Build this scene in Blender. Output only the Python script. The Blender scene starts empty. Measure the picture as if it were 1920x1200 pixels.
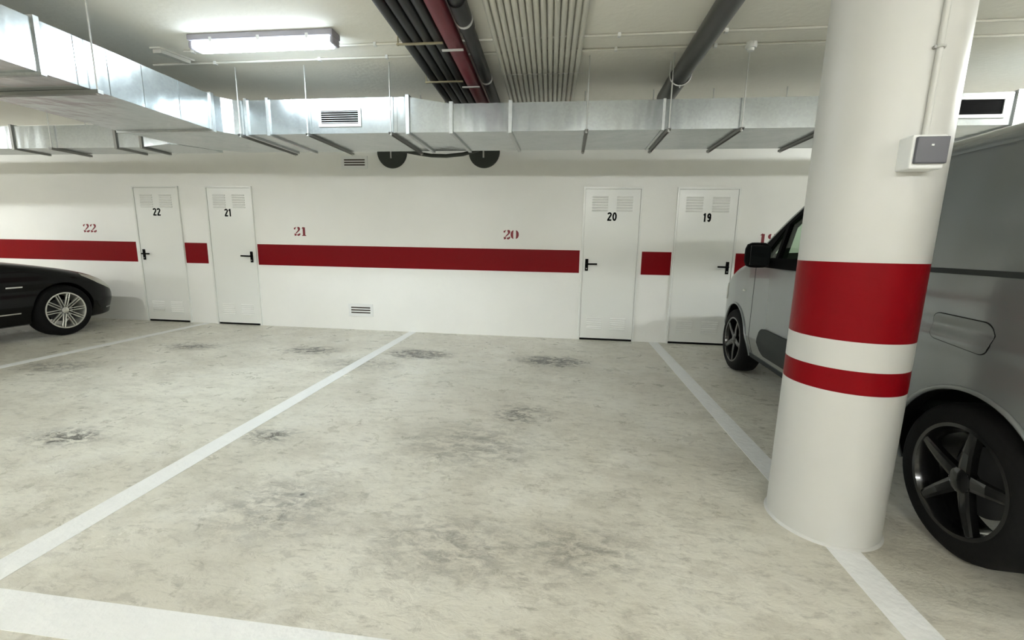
import bpy, bmesh, math
from mathutils import Vector, Matrix

scene = bpy.context.scene
COL = scene.collection
PI = math.pi

# ------------------------------------------------------------------ materials
def new_mat(name):
    m = bpy.data.materials.new(name)
    m.use_nodes = True
    nt = m.node_tree
    return m, nt, nt.nodes['Principled BSDF']

def N(nt, kind, **kw):
    n = nt.nodes.new(kind)
    for k, v in kw.items():
        if k in n.inputs:
            n.inputs[k].default_value = v
        else:
            setattr(n, k, v)
    return n

def mat(name, col, rough=0.5, metal=0.0, var=0.0, vscale=6.0, bump=0.0, bscale=60.0, coat=0.0, spec=0.5, rvar=0.0):
    m, nt, b = new_mat(name)
    c = (col[0], col[1], col[2], 1)
    b.inputs['Base Color'].default_value = c
    b.inputs['Roughness'].default_value = rough
    b.inputs['Metallic'].default_value = metal
    b.inputs['Coat Weight'].default_value = coat
    b.inputs['Coat Roughness'].default_value = 0.06
    b.inputs['Specular IOR Level'].default_value = spec
    tc = N(nt, 'ShaderNodeTexCoord')
    if var > 0 or rvar > 0:
        nz = N(nt, 'ShaderNodeTexNoise', Scale=vscale, Detail=6.0, Roughness=0.6)
        nt.links.new(tc.outputs['Object'], nz.inputs['Vector'])
    if var > 0:
        mx = N(nt, 'ShaderNodeMix', data_type='RGBA')
        mx.inputs[6].default_value = tuple(x * (1 - var) for x in col) + (1,)
        mx.inputs[7].default_value = tuple(min(1, x * (1 + var)) for x in col) + (1,)
        nt.links.new(nz.outputs['Fac'], mx.inputs[0])
        nt.links.new(mx.outputs[2], b.inputs['Base Color'])
    if rvar > 0:
        mr = N(nt, 'ShaderNodeMapRange')
        mr.inputs['To Min'].default_value = max(0.02, rough - rvar)
        mr.inputs['To Max'].default_value = rough + rvar
        nt.links.new(nz.outputs['Fac'], mr.inputs['Value'])
        nt.links.new(mr.outputs['Result'], b.inputs['Roughness'])
    if bump > 0:
        nb = N(nt, 'ShaderNodeTexNoise', Scale=bscale, Detail=4.0)
        nt.links.new(tc.outputs['Object'], nb.inputs['Vector'])
        bp = N(nt, 'ShaderNodeBump', Strength=bump, Distance=0.02)
        nt.links.new(nb.outputs['Fac'], bp.inputs['Height'])
        nt.links.new(bp.outputs['Normal'], b.inputs['Normal'])
    return m

def emit_mat(name, col, strength):
    m, nt, b = new_mat(name)
    b.inputs['Base Color'].default_value = (0.8, 0.8, 0.8, 1)
    b.inputs['Emission Color'].default_value = (*col, 1)
    b.inputs['Emission Strength'].default_value = strength
    return m

def glass_mat(name, tint, rough=0.0):
    m, nt, b = new_mat(name)
    out = nt.nodes['Material Output']
    tr = N(nt, 'ShaderNodeBsdfTransparent'); tr.inputs['Color'].default_value = (*tint, 1)
    gl = N(nt, 'ShaderNodeBsdfGlossy'); gl.inputs['Roughness'].default_value = rough + 0.01
    lw = N(nt, 'ShaderNodeLayerWeight'); lw.inputs['Blend'].default_value = 0.5
    pw = N(nt, 'ShaderNodeMath', operation='POWER'); pw.inputs[1].default_value = 5.0
    fr = N(nt, 'ShaderNodeMath', operation='MULTIPLY_ADD'); fr.inputs[1].default_value = 0.5; fr.inputs[2].default_value = 0.02
    nt.links.new(lw.outputs['Facing'], pw.inputs[0]); nt.links.new(pw.outputs[0], fr.inputs[0])
    mx = N(nt, 'ShaderNodeMixShader')
    nt.links.new(fr.outputs[0], mx.inputs[0])
    nt.links.new(tr.outputs[0], mx.inputs[1]); nt.links.new(gl.outputs[0], mx.inputs[2])
    nt.links.new(mx.outputs[0], out.inputs['Surface'])
    return m

def floor_mat():
    m, nt, b = new_mat('polished concrete')
    L = nt.links.new
    tc = N(nt, 'ShaderNodeTexCoord')
    def noise(scale, detail=8.0, rough=0.62, dist=0.0, vec=None):
        n = N(nt, 'ShaderNodeTexNoise', Scale=scale, Detail=detail, Roughness=rough, Distortion=dist)
        L(vec or tc.outputs['Object'], n.inputs['Vector']); return n.outputs['Fac']
    def ramp(v, lo, hi, a=0.0, c=1.0):
        r = N(nt, 'ShaderNodeMapRange', interpolation_type='SMOOTHSTEP')
        r.inputs['From Min'].default_value = lo; r.inputs['From Max'].default_value = hi
        r.inputs['To Min'].default_value = a; r.inputs['To Max'].default_value = c
        L(v, r.inputs['Value']); return r.outputs['Result']
    def mix(f, a, c):
        x = N(nt, 'ShaderNodeMix', data_type='RGBA')
        if isinstance(f, float): x.inputs[0].default_value = f
        else: L(f, x.inputs[0])
        for i, v in ((6, a), (7, c)):
            if isinstance(v, tuple): x.inputs[i].default_value = (*v, 1)
            else: L(v, x.inputs[i])
        return x.outputs[2]
    def mul(a, c):
        x = N(nt, 'ShaderNodeMath', operation='MULTIPLY')
        for i, v in ((0, a), (1, c)):
            if isinstance(v, (int, float)): x.inputs[i].default_value = v
            else: L(v, x.inputs[i])
        return x.outputs[0]
    def mx_(a, c):
        x = N(nt, 'ShaderNodeMath', operation='MAXIMUM'); L(a, x.inputs[0]); L(c, x.inputs[1]); return x.outputs[0]
    mp = N(nt, 'ShaderNodeMapping'); mp.inputs['Rotation'].default_value = (0, 0, 0.5); mp.inputs['Scale'].default_value = (0.75, 1.35, 1)
    L(tc.outputs['Object'], mp.inputs['Vector'])
    big = ramp(noise(0.9, 6.0, 0.65, 0.2), 0.38, 0.62)
    mid = ramp(noise(3.4, 11.0, 0.74, 0.15, mp.outputs['Vector']), 0.46, 0.60)
    fine = ramp(noise(16.0, 10.0, 0.72, 0.4, mp.outputs['Vector']), 0.50, 0.66)
    base = mix(big, (0.60, 0.575, 0.49), (0.70, 0.68, 0.595))
    base = mix(mul(mid, 0.34), base, (0.40, 0.375, 0.305))
    ms = N(nt, 'ShaderNodeMapping'); ms.inputs['Rotation'].default_value = (0, 0, 0.35); ms.inputs['Scale'].default_value = (1.0, 3.2, 1)
    L(tc.outputs['Object'], ms.inputs['Vector'])
    wear = ramp(noise(5.5, 12.0, 0.78, 0.3, ms.outputs['Vector']), 0.55, 0.68)
    base = mix(mul(wear, 0.75), base, (0.30, 0.28, 0.225))
    base = mix(mul(fine, 0.40), base, (0.25, 0.23, 0.19))
    grit = ramp(noise(38.0, 12.0, 0.80, 0.2), 0.54, 0.68)
    base = mix(mul(mul(grit, mid), 0.55), base, (0.20, 0.185, 0.15))
    pale = ramp(noise(1.7, 10.0, 0.70, 0.2), 0.52, 0.72)
    base = mix(mul(pale, 0.45), base, (0.78, 0.775, 0.72))
    # worn turning patches and rubber scuffs that stand on the floor itself: x, y, radius x, radius y, strength
    sx = N(nt, 'ShaderNodeSeparateXYZ'); L(tc.outputs['Object'], sx.inputs[0])
    scratch = ramp(noise(13.0, 12.0, 0.80, 0.7, mp.outputs['Vector']), 0.42, 0.60)
    total = None
    for (x, y, rx, ry, s) in ((-2.95, -1.30, .40, .22, .80), (-1.66, -1.24, .46, .26, .95), (-0.09, -1.26, .48, .26, 1.1),
                              (-4.45, -1.40, .42, .22, .55), (-0.30, -2.85, .30, .24, .42), (-3.15, -3.72, .32, .17, .50),
                              (-1.90, -3.50, .25, .16, .40), (-0.55, -3.4, .6, .45, .22), (-2.1, -1.75, .6, .3, .30),
                              (-0.45, -4.35, .5, .3, .20), (0.1, -4.3, .4, .25, .22), (-1.35, -4.2, .45, .35, .22), (-5.0, -2.4, .5, .25, .40)):
        c = N(nt, 'ShaderNodeCombineXYZ'); L(sx.outputs[0], c.inputs[0]); L(sx.outputs[1], c.inputs[1])
        q = N(nt, 'ShaderNodeMapping', vector_type='POINT')
        q.inputs['Location'].default_value = (-x / rx, -y / ry, 0); q.inputs['Scale'].default_value = (1 / rx, 1 / ry, 1)
        L(c.outputs[0], q.inputs['Vector'])
        ln = N(nt, 'ShaderNodeVectorMath', operation='LENGTH'); L(q.outputs[0], ln.inputs[0])
        g = mul(ramp(ln.outputs['Value'], 0.05, 1.15, 1.0, 0.0), s)
        total = g if total is None else mx_(total, g)
    cl = N(nt, 'ShaderNodeClamp'); L(mul(mul(total, scratch), 2.8), cl.inputs['Value'])
    base = mix(mul(cl.outputs[0], 0.9), base, (0.055, 0.05, 0.042))
    # small dark specks
    vo = N(nt, 'ShaderNodeTexVoronoi', Scale=1.6); L(tc.outputs['Object'], vo.inputs['Vector'])
    base = mix(ramp(vo.outputs['Distance'], 0.012, 0.024, 0.8, 0.0), base, (0.06, 0.055, 0.05))
    L(base, b.inputs['Base Color'])
    r1 = ramp(noise(5.0, 8.0, 0.7, 0.5), 0.3, 0.7, 0.24, 0.48)
    L(r1, b.inputs['Roughness'])
    b.inputs['Specular IOR Level'].default_value = 0.5
    bp = N(nt, 'ShaderNodeBump', Strength=0.5, Distance=0.012)
    L(noise(14.0, 10.0, 0.7, 0.6, mp.outputs['Vector']), bp.inputs['Height'])
    L(bp.outputs['Normal'], b.inputs['Normal'])
    return m

def steel_mat(name='galvanised sheet', base=(0.49, 0.525, 0.535), rough=0.20):
    m, nt, b = new_mat(name)
    L = nt.links.new
    tc = N(nt, 'ShaderNodeTexCoord')
    v = N(nt, 'ShaderNodeTexVoronoi', Scale=55.0); L(tc.outputs['Object'], v.inputs['Vector'])
    nz = N(nt, 'ShaderNodeTexNoise', Scale=2.5, Detail=6.0); L(tc.outputs['Object'], nz.inputs['Vector'])
    mx = N(nt, 'ShaderNodeMix', data_type='RGBA')
    mx.inputs[6].default_value = tuple(x * 0.93 for x in base) + (1,)
    mx.inputs[7].default_value = tuple(x * 1.08 for x in base) + (1,)
    L(v.outputs['Color'], mx.inputs[0]); L(mx.outputs[2], b.inputs['Base Color'])
    b.inputs['Metallic'].default_value = 0.85
    mr = N(nt, 'ShaderNodeMapRange'); mr.inputs['To Min'].default_value = rough - .05; mr.inputs['To Max'].default_value = rough + .1
    L(nz.outputs['Fac'], mr.inputs['Value']); L(mr.outputs['Result'], b.inputs['Roughness'])
    mp = N(nt, 'ShaderNodeMapping'); mp.inputs['Scale'].default_value = (4.0, 4.0, 0.7); L(tc.outputs['Object'], mp.inputs['Vector'])
    n2 = N(nt, 'ShaderNodeTexNoise', Scale=1.2, Detail=2.0); L(mp.outputs['Vector'], n2.inputs['Vector'])
    bp = N(nt, 'ShaderNodeBump', Strength=0.35, Distance=0.03); L(n2.outputs['Fac'], bp.inputs['Height'])
    L(bp.outputs['Normal'], b.inputs['Normal'])
    return m

M = {}
M['floor'] = floor_mat()
M['wall'] = mat('white wall paint', (0.83, 0.83, 0.80), 0.55, var=0.035, vscale=2.2, bump=0.12, bscale=9.0)
M['ceiling'] = mat('white ceiling paint', (0.88, 0.86, 0.79), 0.75, var=0.04, vscale=3.0, bump=0.15, bscale=25.0)
M['pillar'] = mat('white pillar paint', (0.57, 0.57, 0.545), 0.42, var=0.025, vscale=3.0, bump=0.05, bscale=14.0)
M['red'] = mat('red gloss paint', (0.20, 0.0006, 0.004), 0.38, var=0.06, vscale=18.0, bump=0.06, bscale=40.0, spec=0.12)
M['line'] = mat('white road paint', (0.80, 0.805, 0.79), 0.45, var=0.06, vscale=9.0, bump=0.2, bscale=30.0)
M['numred'] = mat('red stencil paint', (0.20, 0.004, 0.014), 0.5)
M['door'] = mat('white door enamel', (0.79, 0.80, 0.77), 0.26, var=0.012, vscale=2.0)
M['louvre'] = mat('white door louvre', (0.79, 0.80, 0.77), 0.55)
M['black'] = mat('black plastic', (0.004, 0.004, 0.004), 0.55, spec=0.03)
M['slot'] = mat('grey louvre slot', (0.30, 0.31, 0.29), 0.7)
M['gap'] = mat('black rubber seal', (0.003, 0.003, 0.003), 0.8, spec=0.1)
M['steel'] = steel_mat()
M['flange'] = steel_mat('galvanised flange', (0.50, 0.52, 0.52), 0.36)
M['strut'] = mat('dull steel channel', (0.27, 0.27, 0.255), 0.45, metal=0.7)
M['rod'] = mat('zinc threaded rod', (0.55, 0.55, 0.53), 0.4, metal=0.5)
M['white_metal'] = mat('white enamelled metal', (0.78, 0.79, 0.78), 0.4)
M['dark'] = mat('dark duct interior', (0.005, 0.005, 0.005), 0.8, spec=0.1)
M['brown'] = mat('dark vent slot', (0.045, 0.03, 0.022), 0.7)
M['pipe_black'] = mat('black pipe', (0.006, 0.006, 0.0065), 0.45, var=0.15, vscale=8)
M['pipe_red'] = mat('dark red pipe paint', (0.155, 0.018, 0.03), 0.5, var=0.1, vscale=10)
M['pipe_grey'] = mat('dark grey pipe', (0.048, 0.048, 0.045), 0.36, var=0.1, vscale=5)
M['conduit'] = mat('white plastic conduit', (0.64, 0.625, 0.57), 0.45, var=0.04, vscale=4)
M['brass'] = mat('yellow zinc strap', (0.40, 0.36, 0.24), 0.42, metal=0.4)
M['zinc'] = mat('bright zinc clamp', (0.70, 0.70, 0.70), 0.3, metal=0.7)
M['disc'] = mat('dark green grey sleeve', (0.030, 0.035, 0.028), 0.7, var=0.2, vscale=12)
M['lamp_body'] = mat('grey lamp housing', (0.30, 0.29, 0.33), 0.5)
M['lamp_clip'] = mat('steel clip', (0.6, 0.6, 0.6), 0.35, metal=0.6)
M['lamp'] = emit_mat('lamp diffuser cool', (0.80, 0.925, 1.0), 30.0)
M['lamp_rim'] = emit_mat('lamp diffuser cool, frosted side', (0.78, 0.90, 1.0), 4.5)
M['lamp_warm'] = emit_mat('lamp diffuser neutral', (0.98, 1.0, 0.975), 30.0)
M['lamp_bay'] = emit_mat('lamp diffuser bay', (0.96, 1.0, 0.99), 55.0)
M['lamp_far'] = emit_mat('lamp diffuser far bay', (0.96, 1.0, 0.99), 30.0)
M['switch'] = mat('dark grey flap', (0.085, 0.085, 0.10), 0.4)
M['van'] = mat('grey metallic car paint', (0.245, 0.262, 0.265), 0.26, metal=0.5, coat=0.5)
M['black_paint'] = mat('black car paint', (0.004, 0.004, 0.004), 0.22, coat=0.12, spec=0.12)
M['tyre'] = mat('tyre rubber', (0.005, 0.005, 0.005), 0.8, spec=0.2, bump=0.1, bscale=80)
M['rim_black'] = mat('gloss black alloy', (0.006, 0.006, 0.006), 0.2, coat=0.5)
M['rim_silver'] = mat('silver alloy', (0.62, 0.61, 0.56), 0.28, metal=0.7)
M['shaded_disc'] = mat('brake disc grey with shade', (0.03, 0.03, 0.03), 0.6)  # disc grey darkened, the shade inside the wheel is put into the colour
M['chrome'] = mat('chrome', (0.8, 0.8, 0.8), 0.1, metal=1.0)
M['glass'] = glass_mat('tinted green glass', (0.86, 0.93, 0.87))
M['dark_glass'] = mat('dark tinted glass', (0.01, 0.012, 0.012), 0.06, coat=0.5)
M['interior'] = mat('dark cabin trim', (0.014, 0.017, 0.014), 0.9, spec=0.1)
M['lens'] = mat('headlight lens', (0.50, 0.50, 0.43), 0.3, coat=0.3)
M['rear_lens'] = mat('red lamp lens', (0.25, 0.01, 0.01), 0.15, coat=1.0)
M['plate'] = mat('white number plate', (0.75, 0.75, 0.75), 0.35)
M['cladding'] = mat('dark grey cladding', (0.026, 0.030, 0.029), 0.6, spec=0.3)

# ------------------------------------------------------------------ helpers
ORI = {}

def obj(name, bm, m, parent=None, local=False, smooth=None):
    """link a bmesh as one mesh object; geometry is given in world axes unless local"""
    me = bpy.data.meshes.new(name)
    bmesh.ops.recalc_face_normals(bm, faces=bm.faces)
    bm.to_mesh(me); bm.free()
    ms = m if isinstance(m, (list, tuple)) else [m]
    for x in ms: me.materials.append(x)
    return link_mesh(name, me, parent, local, smooth)

def link_mesh(name, me, parent=None, local=False, smooth=None):
    o = bpy.data.objects.new(name, me); COL.objects.link(o)
    if parent is not None:
        org = ORI[parent.name]
        o.parent = parent
        if not local: me.transform(Matrix.Translation(-org))
        ORI[o.name] = org
    else:
        if local:
            ORI[o.name] = Vector((0, 0, 0))
        else:
            xs = [v.co for v in me.vertices]
            lo = Vector((min(v.x for v in xs), min(v.y for v in xs), min(v.z for v in xs)))
            hi = Vector((max(v.x for v in xs), max(v.y for v in xs), max(v.z for v in xs)))
            c = Vector(((lo.x + hi.x) / 2, (lo.y + hi.y) / 2, lo.z))
            me.transform(Matrix.Translation(-c)); o.location = c; ORI[o.name] = c
    if smooth:
        for p in me.polygons: p.use_smooth = True
        me.set_sharp_from_angle(angle=math.radians(smooth))
    return o

def tag(o, label=None, cat=None, group=None, kind=None):
    if label: o['label'] = label
    if cat: o['category'] = cat
    if group: o['group'] = group
    if kind: o['kind'] = kind
    return o

def empty(name, loc, label=None, cat=None, group=None, kind=None, rotz=0.0):
    o = bpy.data.objects.new(name, None); COL.objects.link(o)
    o.empty_display_size = 0.1
    o.location = loc; o.rotation_euler = (0, 0, rotz)
    ORI[o.name] = Vector(loc)
    return tag(o, label, cat, group, kind)

def box(bm, x0, x1, y0, y1, z0, z1, bevel=0.0):
    vs = [bm.verts.new((x, y, z)) for x in (x0, x1) for y in (y0, y1) for z in (z0, z1)]
    idx = ((0, 1, 3, 2), (4, 6, 7, 5), (0, 4, 5, 1), (2, 3, 7, 6), (0, 2, 6, 4), (1, 5, 7, 3))
    fs = [bm.faces.new([vs[i] for i in f]) for f in idx]
    if bevel > 0:
        es = list({e for f in fs for e in f.edges})
        bmesh.ops.bevel(bm, geom=es, offset=bevel, segments=2, affect='EDGES', profile=0.5)
    return bm

def B(*a, **k):
    bm = bmesh.new(); return box(bm, *a, **k)

def tube(bm, pts, r, seg=12, caps=True):
    pts = [Vector(p) for p in pts]
    rings = []
    up = None
    for i, p in enumerate(pts):
        d = ((pts[min(i + 1, len(pts) - 1)] - pts[max(i - 1, 0)])).normalized()
        if up is None:
            a = Vector((0, 0, 1)) if abs(d.z) < 0.9 else Vector((1, 0, 0))
            u = d.cross(a).normalized()
        else:
            u = (up - d * up.dot(d)).normalized()
        up = u
        w = d.cross(u)
        rr = r[i] if isinstance(r, (list, tuple)) else r
        rings.append([bm.verts.new(p + (u * math.cos(t) + w * math.sin(t)) * rr) for t in [2 * PI * k / seg for k in range(seg)]])
    for a, b in zip(rings, rings[1:]):
        for k in range(seg):
            bm.faces.new((a[k], a[(k + 1) % seg], b[(k + 1) % seg], b[k]))
    if caps:
        bm.faces.new(rings[0]); bm.faces.new(rings[-1])
    return bm

def T(*a, **k):
    bm = bmesh.new(); return tube(bm, *a, **k)

def prism(bm, poly, z0, z1, axis='z'):
    """poly of 2-D points extruded along an axis ('z': (x,y); 'y': (x,z); 'x': (y,z))"""
    def P(p, h):
        return {'z': (p[0], p[1], h), 'y': (p[0], h, p[1]), 'x': (h, p[0], p[1])}[axis]
    a = [bm.verts.new(P(p, z0)) for p in poly]; b = [bm.verts.new(P(p, z1)) for p in poly]
    bm.faces.new(a); bm.faces.new(b)
    n = len(poly)
    for i in range(n):
        bm.faces.new((a[i], a[(i + 1) % n], b[(i + 1) % n], b[i]))
    return bm

def lathe(bm, prof, seg=48, axis='x', c=(0, 0, 0), closed=True):
    """prof: (radius, height along axis)"""
    rings = []
    for r, h in prof:
        ring = []
        for k in range(seg):
            t = 2 * PI * k / seg
            a, b = r * math.cos(t), r * math.sin(t)
            p = {'x': (h, a, b), 'y': (a, h, b), 'z': (a, b, h)}[axis]
            ring.append(bm.verts.new((p[0] + c[0], p[1] + c[1], p[2] + c[2])))
        rings.append(ring)
    pr = list(zip(rings, rings[1:]))
    if closed: pr.append((rings[-1], rings[0]))
    for a, b in pr:
        for k in range(seg):
            bm.faces.new((a[k], a[(k + 1) % seg], b[(k + 1) % seg], b[k]))
    return bm

def ring_box(bm, x0, x1, z0, z1, w, y0, y1):
    """a rectangular frame in the x-z plane"""
    box(bm, x0, x1, y0, y1, z1 - w, z1); box(bm, x0, x1, y0, y1, z0, z0 + w)
    box(bm, x0, x0 + w, y0, y1, z0 + w, z1 - w); box(bm, x1 - w, x1, y0, y1, z0 + w, z1 - w)
    return bm

def ribbon(bm, pts, ws, y, scale, ox, oz, th=0.0012):
    """a painted stroke on a wall facing -y"""
    P = [Vector((p[0], p[1])) for p in pts]
    if not isinstance(ws, (list, tuple)): ws = [ws] * len(P)
    L, R = [], []
    for i, p in enumerate(P):
        d = (P[min(i + 1, len(P) - 1)] - P[max(i - 1, 0)]).normalized()
        n = Vector((-d.y, d.x)) * ws[i] / 2
        L.append(p + n); R.append(p - n)
    def mk(p, yy): return bm.verts.new((ox + p.x * scale, yy, oz + p.y * scale))
    for i in range(len(P) - 1):
        q = [L[i], L[i + 1], R[i + 1], R[i]]
        f = [mk(p, y - th) for p in q]; b = [mk(p, y) for p in q]
        bm.faces.new(f)
        for k in range(4): bm.faces.new((f[k], f[(k + 1) % 4], b[(k + 1) % 4], b[k]))

def arc(cx, cy, rx, ry, a0, a1, n=14):
    return [(cx + rx * math.cos(math.radians(a0 + (a1 - a0) * i / n)), cy + ry * math.sin(math.radians(a0 + (a1 - a0) * i / n))) for i in range(n + 1)]

# digits, unit height 1
def sans(d):
    w = 0.17
    if d == '2': return [(arc(.24, .74, .175, .175, 170, -25) + [(.085, .13)], w), ([(.0, .085), (.48, .085)], w)]
    if d == '1': return [([(.22, 0), (.22, 1)], w), ([(.02, .76), (.22, .95)], w * .8)]
    if d == '0': return [(arc(.25, .5, .165, .415, 0, 360, 28), w)]
    if d == '9': return [(arc(.25, .69, .165, .225, 0, 360, 24), w), (arc(.25, .50, .165, .415, 10, -140, 14), w)]

def stencil(d):
    if d == '2': return [(arc(.27, .72, .19, .21, 190, 95, 8), [.06, .10, .16, .16, .12, .07, .05, .05, .05]),
                         (arc(.33, .72, .19, .22, 80, -35, 10) + [(.30, .38), (.20, .27)], [.05, .08, .14, .19, .22, .23, .22, .20, .17, .14, .12, .09, .07]),
                         ([(.04, .10), (.16, .12), (.25, .10)], [.20, .18, .12]), ([(.33, .10), (.45, .08), (.58, .16), (.60, .28)], [.12, .17, .14, .06])]
    if d == '1': return [([(.30, .06), (.30, .94)], .22), ([(.10, .80), (.20, .90), (.27, .94)], [.05, .08, .10]), ([(.10, .03), (.50, .03)], .07)]
    if d == '0': return [(arc(.27, .5, .20, .44, 105, 255, 14), [.05, .08, .12, .16, .19, .21, .22, .22, .22, .21, .19, .16, .12, .08, .05]),
                         (arc(.39, .5, .20, .44, 75, -75, 14), [.05, .08, .12, .16, .19, .21, .22, .22, .22, .21, .19, .16, .12, .08, .05])]
    if d == '9': return [(arc(.26, .69, .18, .24, 105, 255, 10), [.05, .09, .14, .18, .2, .2, .2, .18, .14, .09, .05]),
                         (arc(.38, .60, .19, .34, 75, -75, 12), [.05, .09, .14, .18, .2, .22, .22, .2, .18, .15, .12, .09, .06]),
                         (arc(.24, .16, .14, .11, 160, 300, 8), [.16, .18, .18, .16, .13, .10, .08, .06, .05])]

def number(text, kind, x0, x1, z0, z1, y):
    bm = bmesh.new()
    h = z1 - z0
    adv = (x1 - x0) / len(text)
    gw = 0.5 if kind is sans else 0.62
    for i, ch in enumerate(text):
        for pts, w in kind(ch):
            sx = adv * 0.86 / (gw * h)
            kw = 1.3 if kind is stencil else 1.12
            w = [q * kw for q in w] if isinstance(w, (list, tuple)) else w * kw
            ribbon(bm, [(p[0] * sx, p[1]) for p in pts], w, y, h, x0 + i * adv + adv * 0.07, z0)
    return bm

# ------------------------------------------------------------------ dimensions
HC = 2.93                     # ceiling height
XL, XR, YF = -14.0, 9.0, -17.0
DB, DT, DT2 = 2.318, 2.638, 2.568

# ------------------------------------------------------------------ setting
fl = obj('floor', B(XL, XR, YF, 0.0, -0.2, 0.0), M['floor'], local=True); tag(fl, kind='structure')
ce = obj('ceiling', B(XL, XR, YF, 0.0, HC, HC + 0.2), M['ceiling'], local=True); tag(ce, kind='structure')
wb = obj('wall_back', B(XL - .2, XR + .2, 0.0, 0.2, -0.2, HC + .2), M['wall'], local=True); tag(wb, kind='structure')
tag(obj('wall_front', B(XL - .2, XR + .2, YF - .2, YF, -0.2, HC + .2), M['wall'], local=True), kind='structure')
tag(obj('wall_left', B(XL - .2, XL, YF, 0, -0.2, HC + .2), M['wall'], local=True), kind='structure')
tag(obj('wall_right', B(XR, XR + .2, YF, 0, -0.2, HC + .2), M['wall'], local=True), kind='structure')

RZ0, RZ1 = 0.921, 1.226
for x0, x1 in ((XL, -6.572), (-5.740, -5.368), (-4.546, 0.187), (1.005, 1.386), (2.190, XR)):
    obj('red_band', B(x0, x1, -0.0015, 0.0, RZ0, RZ1), M['red'], wb, local=True)
for t, x0, x1 in (('22', -7.472, -7.225), ('21', -3.955, -3.735), ('20', -0.868, -0.655), ('19', 2.445, 2.665)):
    obj('bay_number', number(t, stencil, x0, x1, 1.358, 1.486, -0.0002), M['numred'], wb, local=True)

def prismline(pts):
    bm = bmesh.new(); prism(bm, pts, 0.0, 0.0015, 'z'); return bm
obj('bay_line', prismline([(-2.237, 0), (-2.128, 0), (-2.050, -4.817), (-2.183, -4.817)]), M['line'], fl, local=True)
obj('bay_line', prismline([(1.172, 0), (1.300, 0), (1.306, -4.817), (1.174, -4.817)]), M['line'], fl, local=True)
obj('bay_line', prismline([(-5.540, 0), (-5.425, 0), (-5.405, -4.817), (-5.535, -4.817)]), M['line'], fl, local=True)
obj('bay_line', prismline([(-8.86, 0), (-8.74, 0), (-8.74, -4.817), (-8.86, -4.817)]), M['line'], fl, local=True)
obj('bay_line', prismline([(4.55, 0), (4.68, 0), (4.68, -4.817), (4.55, -4.817)]), M['line'], fl, local=True)
obj('aisle_line', prismline([(XL, -4.817), (XR, -4.817), (XR, -4.960), (XL, -4.960)]), M['line'], fl, local=True)

# ------------------------------------------------------------------ storage room doors
def door(n, x0, x1, text, nx0, nx1, hinge_right, label):
    d = empty('door_%d' % n, ((x0 + x1) / 2, 0, 0), label, 'door', None, 'structure')
    fw = 0.022
    bm = bmesh.new()
    box(bm, x0, x0 + fw, -0.024, 0, 0, 2.05); box(bm, x1 - fw, x1, -0.024, 0, 0, 2.05); box(bm, x0 + fw, x1 - fw, -0.024, 0, 2.05 - fw, 2.05)
    obj('frame', bm, M['door'], d)
    a, b = x0 + fw + 0.004, x1 - fw - 0.004
    leaf = obj('leaf', B(a, b, -0.014, 0, 0.028, 2.05 - fw - 0.004), M['door'], d)
    obj('bottom_gap', B(a, b, -0.006, 0, 0.0, 0.028), M['gap'], d)
    w = b - a
    for (f0, f1) in ((0.125, 0.415), (0.575, 0.865)):
        for (z0, z1) in ((1.735, 1.940), (0.150, 0.325)):
            bm = bmesh.new()
            for k in range(6):
                z = z0 + (z1 - z0) * (k + 0.5) / 6
                p = [(-0.0142, z + 0.011), (-0.0142, z - 0.006), (-0.0225, z - 0.009), (-0.0225, z - 0.005)]
                prism(bm, p, a + w * f0, a + w * f1, 'x')
            lv = obj('vent_louvre', bm, M['louvre'], leaf)
            bm = bmesh.new()
            for k in range(6):
                z = z0 + (z1 - z0) * (k + 0.5) / 6
                box(bm, a + w * f0, a + w * f1, -0.0148, -0.0140, z - 0.0105, z - 0.0072)
            obj('slot', bm, M['slot'], lv)
    obj('number', number(text, sans, nx0, nx1, 1.620, 1.729, -0.0142), M['black'], d)
    # lever handle on its plate
    hx = b - 0.052 if not hinge_right else a + 0.052
    s = 1 if hinge_right else -1
    h = obj('handle', B(hx - 0.021, hx + 0.021, -0.024, -0.014, 0.955, 1.115, bevel=0.004), M['black'], d)
    tb = T([(hx, -0.022, 1.048), (hx, -0.062, 1.048), (hx + s * 0.012, -0.068, 1.048), (hx + s * 0.135, -0.068, 1.050)], 0.011, 10)
    obj('lever', tb, M['black'], h, smooth=40)
    obj('cylinder_lock', T([(hx, -0.024, 0.985), (hx, -0.030, 0.985)], 0.009, 12), M['strut'], h, smooth=40)
    return d

door(1, -6.510, -5.745, '22', -6.203, -6.068, True, 'white louvred storeroom door numbered 22, behind the black car')
door(2, -5.302, -4.560, '21', -5.022, -4.893, False, 'white louvred storeroom door numbered 21, at the start of the long red band')
door(3, 0.207, 0.966, '20', 0.522, 0.652, True, 'white louvred storeroom door numbered 20, at the end of the long red band')
door(4, 1.400, 2.172, '19', 1.738, 1.838, False, 'white louvred storeroom door numbered 19, partly behind the grey van')

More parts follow.
